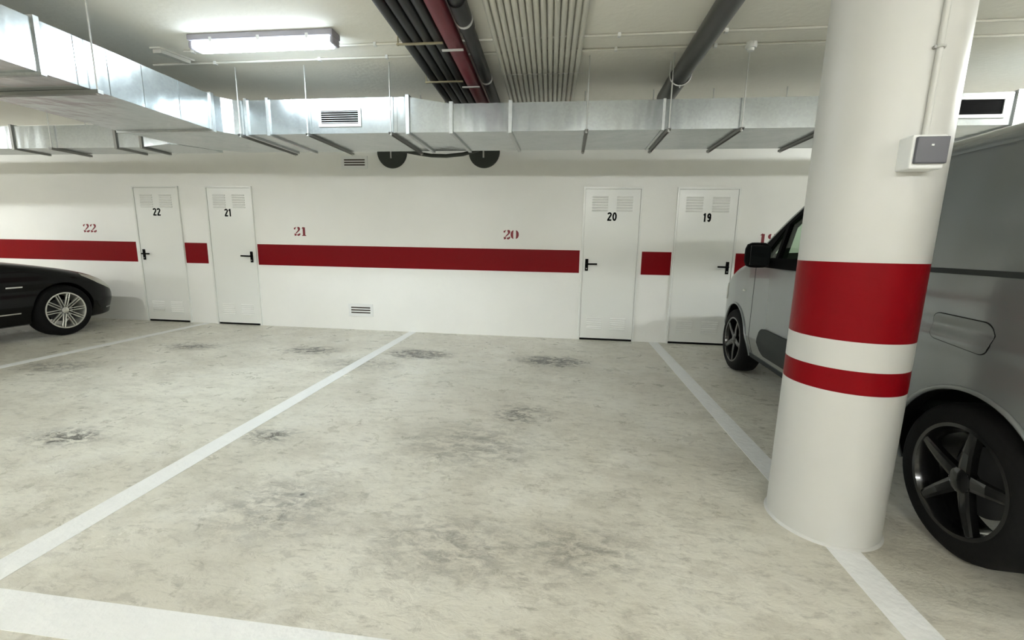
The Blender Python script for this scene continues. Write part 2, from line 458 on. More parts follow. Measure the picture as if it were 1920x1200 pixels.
# ------------------------------------------------------------------ wall vents and sleeves
def wall_vent(x0, x1, z0, z1, label):
    v = empty('wall_vent', ((x0 + x1) / 2, 0, z0), label, 'vent')
    obj('backing', B(x0 + .01, x1 - .01, -0.004, 0, z0 + .01, z1 - .01), M['brown'], v)
    bm = bmesh.new()
    w, h = x1 - x0, z1 - z0
    mx, mz = w * 0.10, h * 0.17
    ring_box(bm, x0, x1, z0, z1, 0.012, -0.014, 0)
    box(bm, x0 + .012, x0 + mx, -0.012, 0, z0 + .012, z1 - .012); box(bm, x1 - mx, x1 - .012, -0.012, 0, z0 + .012, z1 - .012)
    box(bm, x0 + mx, x1 - mx, -0.012, 0, z0 + .012, z0 + mz); box(bm, x0 + mx, x1 - mx, -0.012, 0, z1 - mz, z1 - .012)
    obj('frame', bm, M['white_metal'], v)
    edges = [z0 + mz]
    for c in (.30, .50, .70):
        edges += [z0 + h * c - h * .055, z0 + h * c + h * .055]
    edges.append(z1 - mz)
    for a, b in zip(edges[0::2], edges[1::2]):
        bm = bmesh.new(); box(bm, x0 + mx, x1 - mx, -.012, -.004, a, b)
        obj('slat', bm, M['white_metal'], v)
wall_vent(-3.163, -2.779, 2.290, 2.458, 'white three-slot wall vent high up, just under the ventilation duct')
wall_vent(-3.153, -2.780, 0.203, 0.386, 'white three-slot wall vent low down, near the floor below the red band')

def sleeve(cx, label):
    s = empty('pipe_sleeve', (cx, 0, 2.29), label, 'pipe sleeve', 'round pipe sleeves under the duct')
    bm = bmesh.new()
    lathe(bm, [(0.0005, -0.035), (0.185, -0.035), (0.208, -0.022), (0.213, 0.0), (0.0005, 0.0)], 40, 'y', (cx, 0, 2.505))
    obj('cap', bm, M['disc'], s, smooth=35)
    bm = bmesh.new(); tube(bm, [(cx, -0.052, 2.42), (cx, -0.052, 2.56)], 0.011, 8); tube(bm, [(cx, -0.03, 2.50), (cx, -0.052, 2.50)], 0.008, 8)
    obj('bolt', bm, M['rod'], s, smooth=40)
sleeve(-2.42, 'dark round pipe sleeve on the wall under the duct, next to the high vent')
sleeve(-1.137, 'dark round pipe sleeve on the wall under the duct, farther from the high vent')
tag(obj('hanging_cable', T([(-2.16, -.86, 2.45), (-1.95, -.86, 2.345), (-1.75, -.86, 2.31), (-1.6, -.86, 2.288), (-1.42, -.86, 2.282), (-1.22, -.86, 2.30), (-1.05, -.86, 2.345), (-.9, -.86, 2.45)], 0.021, 10), M['disc'], smooth=40),
    'dark cable sagging below the back edge of the duct between the round sleeves', 'cable')

# ------------------------------------------------------------------ pillar
PX, PY, PR = 1.268, -3.905, 0.226
bm = bmesh.new()
zs = [0, .692, .790, .910, 1.228, HC]
cols = [0, 1, 0, 1, 0]
seg = 96
rings = [[bm.verts.new((PX + PR * math.cos(2 * PI * k / seg), PY + PR * math.sin(2 * PI * k / seg), z)) for k in range(seg)] for z in zs]
for i in range(len(zs) - 1):
    for k in range(seg):
        f = bm.faces.new((rings[i][k], rings[i][(k + 1) % seg], rings[i + 1][(k + 1) % seg], rings[i + 1][k])); f.material_index = cols[i]
bm.faces.new(rings[0]); bm.faces.new(rings[-1])
pl = obj('pillar', bm, [M['pillar'], M['red']], smooth=40)
tag(pl, 'round white concrete pillar with two red bands beside the grey van', 'pillar', None, 'structure')
# paint bead at the foot
bm = bmesh.new(); lathe(bm, [(PR - .002, 0), (PR + .010, 0), (PR + .006, .006), (PR - .002, .012)], 72, 'z', (PX, PY, 0))
obj('foot_bead', bm, M['pillar'], pl, smooth=60)

def around(deg, r, z):
    a = math.radians(deg); return Vector((PX + math.cos(a) * r, PY + math.sin(a) * r, z))
AZ = -121.7 + 30
a = math.radians(AZ); nrm = Vector((math.cos(a), math.sin(a), 0)); tan = Vector((-math.sin(a), math.cos(a), 0))
sw = empty('push_button_box', around(AZ, PR + .04, 1.565), 'grey push-button box with dark flap fixed to the round pillar', 'switch box')
def oriented(bm, d0, d1, w0, w1, z0, z1, bevel=0):
    n0 = len(bm.verts)
    tmp = bmesh.new(); box(tmp, d0, d1, w0, w1, z0, z1, bevel)
    me = bpy.data.meshes.new('t'); tmp.to_mesh(me); tmp.free()
    c = Vector((PX, PY, 0))
    me.transform(Matrix(((nrm.x, tan.x, 0, PX), (nrm.y, tan.y, 0, PY), (0, 0, 1, 0), (0, 0, 0, 1))))
    bm.from_mesh(me); bpy.data.meshes.remove(me); return bm
obj('housing', oriented(bmesh.new(), PR - .012, PR + .062, -.055, .055, 1.565, 1.682, .006), M['white_metal'], sw)
fp = obj('flap', oriented(bmesh.new(), PR + .062, PR + .076, -.047, .053, 1.582, 1.672, .003), M['switch'], sw)
obj('status_lamp', oriented(bmesh.new(), PR + .076, PR + .078, -.004, .004, 1.640, 1.646), M['white_metal'], fp)
cd = empty('pillar_conduit', around(AZ + 4, PR + .008, 1.69), 'white painted conduit running up the round pillar above the button box', 'conduit')
obj('tube', T([around(AZ + 4, PR + .007, 1.683), around(AZ + 4, PR + .007, HC)], 0.0105, 12), M['pillar'], cd, smooth=40)
cl_ = obj('clip', T([around(AZ - .5, PR + .002, 1.985), around(AZ + 1.4, PR + .012, 1.985), around(AZ + 2.2, PR + .019, 1.985), around(AZ + 4, PR + .021, 1.985), around(AZ + 5.8, PR + .019, 1.985), around(AZ + 6.6, PR + .012, 1.985), around(AZ + 8.5, PR + .002, 1.985)], 0.0045, 8), M['pillar'], cd, smooth=50)
obj('screw', T([around(AZ + .2, PR, 1.985), around(AZ + .2, PR + .012, 1.985)], 0.006, 8), M['strut'], cl_, smooth=40)

# ------------------------------------------------------------------ ventilation ducts
def flange_x(x, y0, y1, z0, z1, w=0.032, e=0.016):
    """collar round a duct running along x"""
    bm = bmesh.new()
    box(bm, x - w / 2, x + w / 2, y0 - e, y0, z0 - e, z1 + e); box(bm, x - w / 2, x + w / 2, y1, y1 + e, z0 - e, z1 + e)
    box(bm, x - w / 2, x + w / 2, y0, y1, z0 - e, z0); box(bm, x - w / 2, x + w / 2, y0, y1, z1, z1 + e)
    return bm
def flange_y(y, x0, x1, z0, z1, w=0.032, e=0.016):
    bm = bmesh.new()
    box(bm, x0 - e, x0, y - w / 2, y + w / 2, z0 - e, z1 + e); box(bm, x1, x1 + e, y - w / 2, y + w / 2, z0 - e, z1 + e)
    box(bm, x0, x1, y - w / 2, y + w / 2, z0 - e, z0); box(bm, x0, x1, y - w / 2, y + w / 2, z1, z1 + e)
    return bm

DF, DR_ = -1.76, -0.95       # front and rear face of the long duct
YX0, YX1 = -4.45, -3.42
du = empty('ventilation_duct', (-1.5, -1.35, DB), 'galvanised sheet ventilation duct crossing the bays and turning toward the aisle', 'duct')
for y0, y1 in ((-3.34, -1.95), (-5.6, -3.34), (-8.0, -5.6), (-10.5, -8.0)):
    obj('duct_section', B(YX0, YX1, y0, y1, DB, DT), M['steel'], du)
for y in (-1.95, -3.34, -5.6, -8.0):
    obj('flange', flange_y(y, YX0, YX1, DB, DT), M['flange'], du)
bm = bmesh.new()
prism(bm, [(YX1, -1.95), (-3.395, -1.86), (-3.33, -1.785), (-3.25, -1.76), (-3.205, -1.76), (-3.205, DR_), (-3.8, DR_), (-4.15, -1.10), (-4.36, -1.42), (YX0, -1.95)], DB, DT, 'z')
obj('elbow', bm, M['steel'], du)
for x0, x1, h in ((-3.205, -2.972, DT), (-2.972, -1.542, DT), (-1.118, -.558, DT2), (-.558, .815, DT2), (.815, 3.58, DT2), (3.58, 6.3, DT2), (6.3, 8.6, DT2)):
    obj('duct_section', B(x0, x1, DF, DR_, DB, h), M['steel'], du)
bm = bmesh.new(); prism(bm, [(-1.542, DB), (-1.118, DB), (-1.118, DT2), (-1.50, DT)], DF + .004, DR_, 'y')
bm.free(); bm = bmesh.new(); prism(bm, [(-1.542, DB), (-1.118, DB), (-1.118, DT2), (-1.542, DT)], DF, DR_, 'y')
obj('reducer', bm, M['steel'], du)
for x, h, w in ((-3.205, DT, .030), (-2.972, DT, .030), (-1.542, DT, .034), (-1.118, DT2, .034), (-.558, DT2, .032), (3.58, DT2, .034), (6.3, DT2, .034)):
    obj('flange', flange_x(x, DF, DR_, DB, h, w), M['flange'], du)
obj('flange', flange_x(.815, DF, DR_, DB, DT2, .022, .006), M['flange'], du)
# raised seams on the duct towards the aisle
for y in (-3.12, -2.90, -2.63, -2.30):
    obj('seam', B(YX1, YX1 + .004, y - .006, y + .006, DB + .002, DT - .002), M['steel'], du)
for x in (-2.56, -1.66):
    obj('seam', B(x - .012, x + .012, DF - .003, DF, DB + .002, DT - .002), M['steel'], du)

def grille(x0, x1, z0, z1, n):
    g = obj('air_grille', ring_box(bmesh.new(), x0, x1, z0, z1, .026, DF - .012, DF), M['white_metal'], du)
    obj('opening', B(x0 + .026, x1 - .026, DF - .003, DF - .0005, z0 + .026, z1 - .026), M['dark'], g)
    for k in range(n):
        z = z0 + .026 + (z1 - z0 - .052) * (k + .5) / n
        bm = bmesh.new(); prism(bm, [(DF - .010, z - .0012), (DF - .010, z + .0018), (DF - .0085, z + .0018), (DF - .0085, z - .0012)], x0 + .024, x1 - .024, 'x')
        obj('blade', bm, M['white_metal'] if n < 8 else M['black'], g)
grille(-2.442, -2.008, 2.380, 2.550, 6)
grille(3.075, 3.505, 2.372, 2.540, 9)

dl = empty('ventilation_duct', (-8.0, -1.1, DB), 'smaller galvanised duct along the wall above the black car', 'duct')
LF, LR_ = -1.27, -0.92
for x0, x1 in ((-5.262, -4.93), (-6.66, -5.262), (-9.5, -6.66), (-13.0, -9.5)):
    obj('duct_section', B(x0, x1, LF, LR_, DB, DT2 + .004), M['steel'], dl)
bm = bmesh.new(); prism(bm, [(-4.93, LF), (-4.47, -1.40), (-4.385, -1.36), (-4.2, -1.10), (-4.2, LR_), (-4.93, LR_)], DB + .004, DT2, 'z')
obj('reducer', bm, M['steel'], dl)
for x in (-4.93, -5.262, -6.66, -9.5):
    obj('flange', flange_x(x, LF, LR_, DB, DT2 + .004, .034, .016), M['strut'], dl)

# hangers: a channel under the duct and a rod at either end
def hanger(x, label, front=True, yf=DF - .035, yr=DR_ + .045, dark=True):
    h = empty('duct_hanger', (x, (yf + yr) / 2, DB - .035), label, 'duct hanger', 'channel hangers under the ventilation duct')
    bm = bmesh.new()
    z1, z0 = DB - .002, DB - .024
    box(bm, x - .016, x - .012, yf - .02, yr + .02, z0, z1); box(bm, x + .012, x + .016, yf - .02, yr + .02, z0, z1)
    box(bm, x - .012, x + .012, yf - .02, yr + .02, z1 - .005, z1)
    obj('channel', bm, M['strut'], h)
    for y in (yf, yr):
        r = obj('rod', T([(x, y, DB - .034), (x, y, HC)], .0055, 8), M['rod'], h, smooth=40)
        obj('nut', T([(x, y, DB - .030), (x, y, DB - .020)], .012, 6), M['rod'], r)
hanger(-3.262, 'steel channel hanger under the bend of the ventilation duct')
hanger(-2.545, 'steel channel hanger under the duct, just before the louvred grille')
hanger(-1.700, 'steel channel hanger under the duct, just after the louvred grille')
hanger(.142, 'thin steel channel hanger under the plain duct above door 20')
hanger(.860, 'steel channel hanger under the duct below the dark grey pipe')
hanger(1.470, 'steel channel hanger under the duct above door 19')
hanger(2.190, 'steel channel hanger under the duct closest to the round pillar')
h = empty('duct_hanger', (-3.95, -3.03, DB - .03), 'steel channel hanger under the wide duct running to the aisle', 'duct hanger', 'channel hangers under the ventilation duct')
bm = bmesh.new(); box(bm, YX0 - .06, YX1 + .06, -3.05, -3.012, DB - .028, DB - .002); obj('channel', bm, M['strut'], h)
for x in (YX0 - .035, YX1 + .035):
    r = obj('rod', T([(x, -3.03, DB - .034), (x, -3.03, HC)], .0055, 8), M['rod'], h, smooth=40)
    obj('nut', T([(x, -3.03, DB - .030), (x, -3.03, DB - .020)], .012, 6), M['rod'], r)
h = empty('duct_hanger', (-6.1, -1.1, DB - .03), 'steel channel hanger under the smaller duct above the black car', 'duct hanger', 'channel hangers under the ventilation duct')
bm = bmesh.new(); box(bm, -6.12, -6.08, LF - .05, LR_ + .05, DB - .026, DB - .002); obj('channel', bm, M['strut'], h)
for y in (LF - .03, LR_ + .03):
    obj('rod', T([(-6.1, y, DB - .034), (-6.1, y, HC)], .0055, 8), M['rod'], h, smooth=40)

# ------------------------------------------------------------------ ceiling pipes
SL = -0.036
def run(x, z, r, seg=16, y0=-8.0, y1=-0.03, sl=SL, ref=-2.9):
    return T([(x + sl * (y0 - ref), y0, z), (x + sl * (y1 - ref), y1, z)], r, seg)
bp = [-1.262, -1.179, -1.096, -1.013]
for i, x in enumerate(bp):
    t = obj('black_pipe', run(x, 2.815, .0405), M['pipe_black'], smooth=50)
    tag(t, 'black ceiling pipe, %s of four away from the dark red pipe' % ('fourth', 'third', 'second', 'first')[i], 'pipe', 'black pipes beside the red pipe')
t = obj('red_pipe', run(-.902, 2.810, .063, 20), M['pipe_red'], smooth=50)
tag(t, 'dark red painted pipe on the ceiling among the black pipes', 'pipe')
bx = -.762
dr = empty('drain_pipe', (bx, -4, 2.75), 'thick black drain pipe with a joint sleeve, beside the dark red pipe', 'pipe')
obj('tube', run(bx, 2.82, .052, 20), M['pipe_black'], dr, smooth=50)
obj('joint_sleeve', run(bx, 2.82, .060, 20, -2.98, -2.62), M['pipe_black'], dr, smooth=50)
obj('joint_ring', run(bx, 2.82, .064, 20, -2.74, -2.715), M['zinc'], dr, smooth=50)
obj('joint_ring', run(bx, 2.82, .058, 20, -1.66, -1.64), M['zinc'], dr, smooth=50)

def strap(name, y, x0, x1, z, m, label, group):
    dx = SL * (y + 2.9)
    s = empty(name, ((x0 + x1) / 2 + dx, y, z), label, 'pipe bracket', group)
    bm = bmesh.new(); box(bm, x0 + dx, x1 + dx, y - .010, y + .010, z - .010, z)
    obj('bar', bm, m, s)
    for x in ((x0 + .010,) if x0 < -1.2 else ()):
        obj('rod', T([(x + dx, y, z - .014), (x + dx, y, HC)], .006, 8), m, s, smooth=40)
for k, y in enumerate((-2.50, -1.73, -1.0)):
    nm = ('nearest the camera side', 'midway along', 'just above the duct')[k]
    strap('pipe_bracket', y, -1.332, -.968, 2.7745, M['brass'], 'yellowish bar bracket under the four black pipes, %s' % nm, 'bar brackets under the black pipes')
for k, y in enumerate((-2.44, -1.66)):
    nm = ('near the joint sleeve', 'nearer the duct')[k]
    strap('pipe_bracket', y, -.990, -.822, 2.747, M['zinc'], 'short pale bracket under the dark red pipe, %s' % nm, 'short brackets under the red pipe')

ORD = ('first', 'second', 'third', 'fourth', 'fifth', 'sixth', 'seventh', 'eighth', 'ninth', 'tenth', 'eleventh', 'twelfth', 'thirteenth', 'fourteenth', 'fifteenth')
for k in range(15):
    x = -.600 + k * .0486
    t = obj('ceiling_conduit', run(x, HC - .046, .0205, 12), M['conduit'], smooth=50)
    tag(t, 'pale straight ceiling conduit, %s in the bundle counting from the black pipes' % ORD[k], 'conduit', 'bundle of pale conduits on the ceiling')
t = obj('conduit_strap', B(-.66, .12, -1.60, -1.595, HC - .0690, HC - .0665), M['rod'])
tag(t, 'thin dark strap across the bundle of pale ceiling conduits', 'strap')

gx = .963
gp = empty('drain_pipe', (gx, -4, 2.73), 'dark grey drain pipe hung from the ceiling above door 20', 'pipe')
obj('tube', T([(gx, -8, 2.815), (gx, -1.78 + .8, 2.815)], .078, 24), M['pipe_grey'], gp, smooth=50)
obj('joint_sleeve', T([(gx, -1.60, 2.815), (gx, -1.0, 2.815)], .085, 24), M['pipe_grey'], gp, smooth=50)
pc = empty('pipe_clamp', (gx, -1.62, 2.70), 'bright U-shaped clamp around the dark grey drain pipe', 'pipe clamp')
bm = bmesh.new()
tube(bm, [(gx - .092, -1.62, HC)] + [(gx + .092 * math.cos(t), -1.62, 2.815 + .092 * math.sin(t)) for t in [PI + PI * k / 16 for k in range(17)]] + [(gx + .092, -1.62, HC)], .006, 8)
obj('strap', bm, M['zinc'], pc, smooth=50)
obj('bolt', T([(gx, -1.62, 2.705), (gx, -1.62, 2.730)], .006, 8), M['zinc'], pc)

for y, lab in ((-1.934, 'thin pale ceiling conduit running beside the duct, the one nearer the wall'), (-2.18, 'thin pale ceiling conduit running beside the tube lamp, farther from the wall')):
    c = empty('lamp_conduit', (-.5, y, HC - .03), lab, 'conduit', 'thin conduits parallel to the wall')
    obj('tube', T([(-4.0 if y > -2 else -3.44, y, HC - .013), (8.9, y, HC - .013)], .010, 10), M['conduit'], c, smooth=50)
    for x in (-3.35, -2.3, -1.66, .35, 1.15, 2.05):
        obj('clip', B(x - .012, x + .012, y - .016, y + .016, HC - .028, HC), M['white_metal'], c)
dt = empty('smoke_detector', (1.43, -1.93, HC - .07), 'small white detector on the thin ceiling conduit beside the grey pipe', 'detector')
bm = bmesh.new(); lathe(bm, [(.0005, HC), (.045, HC), (.045, HC - .03), (.038, HC - .042), (.0005, HC - .042)], 24, 'z', (1.43, -1.93, 0))
obj('base', bm, M['white_metal'], dt, smooth=40)
bm = bmesh.new(); lathe(bm, [(.0005, HC - .042), (.028, HC - .042), (.024, HC - .062), (.0005, HC - .066)], 24, 'z', (1.43, -1.93, 0))
obj('sensing_head', bm, M['white_metal'], dt, smooth=40)
em = empty('emergency_light', (-3.62, -2.12, HC - .05), 'small pale emergency light on the ceiling beside the wide duct', 'lamp')
bm = bmesh.new(); prism(bm, [(-3.70, -2.26), (-3.60, -2.26), (-3.52, -1.98), (-3.62, -1.98)], HC - .012, HC, 'z'); obj('base', bm, M['conduit'], em)
bm = bmesh.new(); prism(bm, [(-3.69, -2.24), (-3.61, -2.24), (-3.545, -2.0), (-3.60, -2.0)], HC - .040, HC - .012, 'z'); obj('cover', bm, M['conduit'], em)

# ------------------------------------------------------------------ tube lamps
def tube_lamp(cx, cy, label, m, along_x=True, L=1.27, depth=.112):
    t = empty('tube_lamp', (cx, cy, HC - .115), label, 'lamp', 'ceiling tube lamps')
    def bb(l0, l1, w0, w1, z0, z1, bevel=0):
        bm = bmesh.new()
        if along_x: box(bm, cx + l0, cx + l1, cy + w0, cy + w1, z0, z1, bevel)
        else: box(bm, cx + w0, cx + w1, cy + l0, cy + l1, z0, z1, bevel)
        return bm
    obj('housing', bb(-L / 2, L / 2, -.066, .066, HC - .048, HC, .010), M['lamp_body'], t)
    bm = bb(-L / 2 + .035, L / 2 - .035, -.056, .056, HC - depth, HC - .048, .022)
    bm.normal_update()
    ms = m if isinstance(m, list) else [m]
    for f in bm.faces:
        if len(ms) > 1 and f.normal.z > -.5: f.material_index = 1
    obj('diffuser', bm, ms, t)
    for s in (-1, 1):
        l0, l1 = sorted((s * (L / 2), s * (L / 2 - .034)))
        obj('end_cap', bb(l0, l1, -.056, .056, HC - .104, HC - .048, .014), M['lamp_body'], t)
    for l in (-.42, 0, .42):
        for s in (-1, 1):
            obj('clip', bb(l - .012, l + .012, s * .066 - .003, s * .066 + .004, HC - .066, HC - .03), M['lamp_clip'], t)
tube_lamp(-2.525, -2.39, 'lit white tube lamp on the ceiling beside the ventilation duct', [M['lamp'], M['lamp_rim']])
tube_lamp(4.75, -2.47, 'tube lamp on the ceiling over the bay beyond the grey van', M['lamp_bay'])
tube_lamp(-9.6, -2.47, 'tube lamp on the ceiling over the bay beyond the black car', M['lamp_far'])
for x, w in ((-11.5, 'at the far left end'), (-8.5, 'behind the black car bay'), (-5.5, 'behind the bay beside the black car'), (-2.5, 'behind the empty bay'), (.5, 'behind the right bay line'), (3.5, 'behind the van bay'), (6.5, 'at the far right end')):  # unseen aisle row, inferred from the duct shadow; extra lamps added to brighten
    tube_lamp(x, -8.8, 'unseen tube lamp in the aisle row, filled out for brightness, %s' % w, M['lamp_warm'], depth=.150)  # diffusers made deeper to throw more light on the ceiling

# ------------------------------------------------------------------ vehicles
def lerp(tab, x):
    if x <= tab[0][0]: return tab[0][1]
    for (a, b), (c, d) in zip(tab, tab[1:]):
        if x <= c: return b + (d - b) * (x - a) / (c - a)
    return tab[-1][1]

def smooth_tab(tab, n=6):
    """Catmull-like monotone resampling of a table"""
    xs = [t[0] for t in tab]; ys = [t[1] for t in tab]
    m = []
    for i in range(len(xs)):
        if i == 0: m.append((ys[1] - ys[0]) / (xs[1] - xs[0]))
        elif i == len(xs) - 1: m.append((ys[-1] - ys[-2]) / (xs[-1] - xs[-2]))
        else:
            d0 = (ys[i] - ys[i - 1]) / (xs[i] - xs[i - 1]); d1 = (ys[i + 1] - ys[i]) / (xs[i + 1] - xs[i])
            m.append(0.0 if d0 * d1 <= 0 else 2 * d0 * d1 / (d0 + d1))
    out = []
    for i in range(len(xs) - 1):
        h = xs[i + 1] - xs[i]
        for k in range(n):
            t = k / n
            out.append((xs[i] + h * t, (2 * t**3 - 3 * t**2 + 1) * ys[i] + (t**3 - 2 * t**2 + t) * h * m[i] + (-2 * t**3 + 3 * t**2) * ys[i + 1] + (t**3 - t**2) * h * m[i + 1]))
    out.append((xs[-1], ys[-1])); return out

class Car:
    def __init__(s, top, half, bot, rad, tum, camber=.03):
        s.top, s.half, s.bot, s.rad = (smooth_tab(t) for t in (top, half, bot, rad))
        s.tum, s.camber = tum, camber
        s.y0, s.y1 = top[0][0], top[-1][0]
    def zt(s, y): return lerp(s.top, y)
    def zb(s, y): return lerp(s.bot, y)
    def side(s, y, z):
        """half width at height z"""
        r = lerp(s.rad, y); zt = s.zt(y)
        x = lerp(s.half, y) - s.tum(z if z < zt - r else zt - r, y)
        if z > zt - r:
            q = min(1.0, (z - (zt - r)) / r); x = x - r * 1.6 + 1.6 * r * math.sqrt(max(0, 1 - q * q))
        return max(0.05, x)
    def roof(s, y, x):
        r = lerp(s.rad, y)
        w = s.side(y, s.zt(y)); q = min(1, abs(x) / max(w, .01))
        return s.zt(y) + s.camber * (1 - q * q)
    def section(s, y, shrink=0.0, zmin=None):
        zt, zb, r = s.zt(y) - shrink, (s.zb(y) if zmin is None else zmin), lerp(s.rad, y)
        P = []
        w0 = s.side(y, zb + .02) - shrink
        for q in (0.0, .5, .93): P.append((w0 * q, zb))
        zs = [zb + .02 + (zt + shrink - r - zb - .02) * k / 44 for k in range(45)]
        for z in zs: P.append((s.side(y, z) - shrink, min(z, zt - .01)))
        for k in range(1, 9):
            z = (s.zt(y) - r) + r * math.sin(PI / 2 * k / 8)
            P.append((max(.02, s.side(y, z) - shrink), z - shrink))
        w = P[-1][0]
        for q in (.8, .55, .28, 0.0): P.append((w * q, s.roof(y, w * q) - shrink))
        return P
    def solid(s, ys, shrink=0.0, zmin=None):
        bm = bmesh.new(); rings = []
        for y in ys:
            P = s.section(y, shrink, zmin)
            full = [(x, z) for x, z in P] + [(-x, z) for x, z in reversed(P[1:-1])]
            rings.append([bm.verts.new((x, y, z)) for x, z in full])
        n = len(rings[0])
        for a, b in zip(rings, rings[1:]):
            for k in range(n): bm.faces.new((a[k], a[(k + 1) % n], b[(k + 1) % n], b[k]))
        bm.faces.new(rings[0]); bm.faces.new(rings[-1])
        bmesh.ops.recalc_face_normals(bm, faces=bm.faces)
        return bm
    def patch(s, y0, y1, lo, hi, off, sd=-1, ny=16, nz=8, base=-.004, bm=None):
        """a panel that follows the side of the body between the curves lo(y) and hi(y)"""
        bm = bm or bmesh.new()
        G, H = [], []
        for i in range(ny + 1):
            y = y0 + (y1 - y0) * i / ny; a, b = lo(y), hi(y)
            row, low = [], []
            for j in range(nz + 1):
                z = a + (b - a) * j / nz; x = s.side(y, z)
                e = .01; dz = (s.side(y, z + e) - s.side(y, z - e)) / (2 * e)
                L = math.sqrt(1 + dz * dz)
                row.append(bm.verts.new((sd * (x + off / L), y, z - off * dz / L)))
                low.append(bm.verts.new((sd * (x + base / L), y, z - base * dz / L)))
            G.append(row); H.append(low)
        for i in range(ny):
            for j in range(nz):
                bm.faces.new((G[i][j], G[i + 1][j], G[i + 1][j + 1], G[i][j + 1]))
                bm.faces.new((H[i][j], H[i][j + 1], H[i + 1][j + 1], H[i + 1][j]))
        for i in range(ny):
            bm.faces.new((G[i][0], H[i][0], H[i + 1][0], G[i + 1][0])); bm.faces.new((G[i][nz], G[i + 1][nz], H[i + 1][nz], H[i][nz]))
        for j in range(nz):
            bm.faces.new((G[0][j], G[0][j + 1], H[0][j + 1], H[0][j])); bm.faces.new((G[ny][j], H[ny][j], H[ny][j + 1], G[ny][j + 1]))
        return bm
    def top_patch(s, y0, y1, frac, off, ny=12, nx=12, base=-.006):
        bm = bmesh.new(); G, H = [], []
        for i in range(ny + 1):
            y = y0 + (y1 - y0) * i / ny; w = s.side(y, s.zt(y) - .01) * frac
            G.append([bm.verts.new((w * (2 * j / nx - 1), y, s.roof(y, w * (2 * j / nx - 1)) + off)) for j in range(nx + 1)])
            H.append([bm.verts.new((w * (2 * j / nx - 1), y, s.roof(y, w * (2 * j / nx - 1)) + base)) for j in range(nx + 1)])
        for i in range(ny):
            for j in range(nx):
                bm.faces.new((G[i][j], G[i + 1][j], G[i + 1][j + 1], G[i][j + 1])); bm.faces.new((H[i][j], H[i][j + 1], H[i + 1][j + 1], H[i + 1][j]))
            bm.faces.new((G[i][0], H[i][0], H[i + 1][0], G[i + 1][0])); bm.faces.new((G[i][nx], G[i + 1][nx], H[i + 1][nx], H[i][nx]))
        for j in range(nx):
            bm.faces.new((G[0][j], G[0][j + 1], H[0][j + 1], H[0][j])); bm.faces.new((G[ny][j], H[ny][j], H[ny][j + 1], G[ny][j + 1]))
        return bm

def cut(bm, mats, cutters):
    """subtract solids (bmesh, material index) from a solid, return the mesh"""
    def mk(b):
        me = bpy.data.meshes.new('body'); bmesh.ops.recalc_face_normals(b, faces=b.faces); b.to_mesh(me); b.free()
        for m in mats: me.materials.append(m)
        o = bpy.data.objects.new('body', me); COL.objects.link(o); return o
    base = mk(bm); outs = []
    for c, mi in cutters:
        for f in c.faces: f.material_index = mi
        o = mk(c); outs.append(o)
        md = base.modifiers.new('cut', 'BOOLEAN'); md.operation = 'DIFFERENCE'; md.object = o; md.solver = 'EXACT'
    dg = bpy.context.evaluated_depsgraph_get(); dg.update()
    me = bpy.data.meshes.new_from_object(base.evaluated_get(dg))
    for o in outs + [base]:
        d = o.data; bpy.data.objects.remove(o); bpy.data.meshes.remove(d)
    return me

def wheel(root, x, y, R, rr, w, out, spokes, m_rim, label=None):
    """out: direction of the outer face (+1/-1 along x); x is the outer face"""
    wh = obj('tyre', lathe(bmesh.new(), [(rr - .005, 0), (rr + .012, out * .006), (rr + (R - rr) * .55, out * .010), (R - .022, out * 0), (R - .006, -out * .018), (R, -out * .045), (R, -out * (w - .045)), (R - .006, -out * (w - .018)), (R - .03, -out * w), (rr, -out * w)], 64, 'x', (x, y, R)), M['tyre'], root, local=True, smooth=40)
    obj('rim', lathe(bmesh.new(), [(rr + .004, out * .004), (rr - .012, out * .004), (rr - .018, -out * .01), (rr - .03, -out * .06), (rr - .03, -out * .15), (rr, -out * .16)], 64, 'x', (x, y, R)), m_rim, wh, local=True, smooth=40)
    obj('brake_disc', lathe(bmesh.new(), [(.001, -out * .10), (rr * .62, -out * .10), (rr * .62, -out * .115), (.001, -out * .115)], 40, 'x', (x, y, R)), M['shaded_disc'], wh, local=True, smooth=40)
    spokes(wh, x, y, R, rr, out, m_rim)
    return wh

def spoke_bar(bm, x, y, z, ang, off, r0, r1, w0, w1, out, d0, d1, th=.022):
    c, s = math.cos(ang), math.sin(ang)
    def P(r, t, dx): return (x + out * dx, y + c * r - s * t, z + s * r + c * t)
    q = []
    for r, w, d in ((r0, w0, d0), ((r0 + r1) / 2, (w0 + w1) / 2, (d0 + d1) / 2 + .004), (r1, w1, d1)):
        q.append([P(r, off - w / 2, d - .004), P(r, off - w / 4, d), P(r, off + w / 4, d), P(r, off + w / 2, d - .004), P(r, off + w / 2, d - th), P(r, off - w / 2, d - th)])
    V = [[bm.verts.new(p) for p in a] for a in q]
    for a, b in zip(V, V[1:]):
        for k in range(6): bm.faces.new((a[k], a[(k + 1) % 6], b[(k + 1) % 6], b[k]))
    bm.faces.new(V[0]); bm.faces.new(V[-1])

def hub(wh, x, y, R, out, m, r=.05, d=-.012):
    obj('hub_cap', lathe(bmesh.new(), [(.001, out * (d + .010)), (r * .6, out * (d + .008)), (r, out * d), (r, out * (d - .04)), (.001, out * (d - .04))], 24, 'x', (x, y, R)), m, wh, local=True, smooth=40)

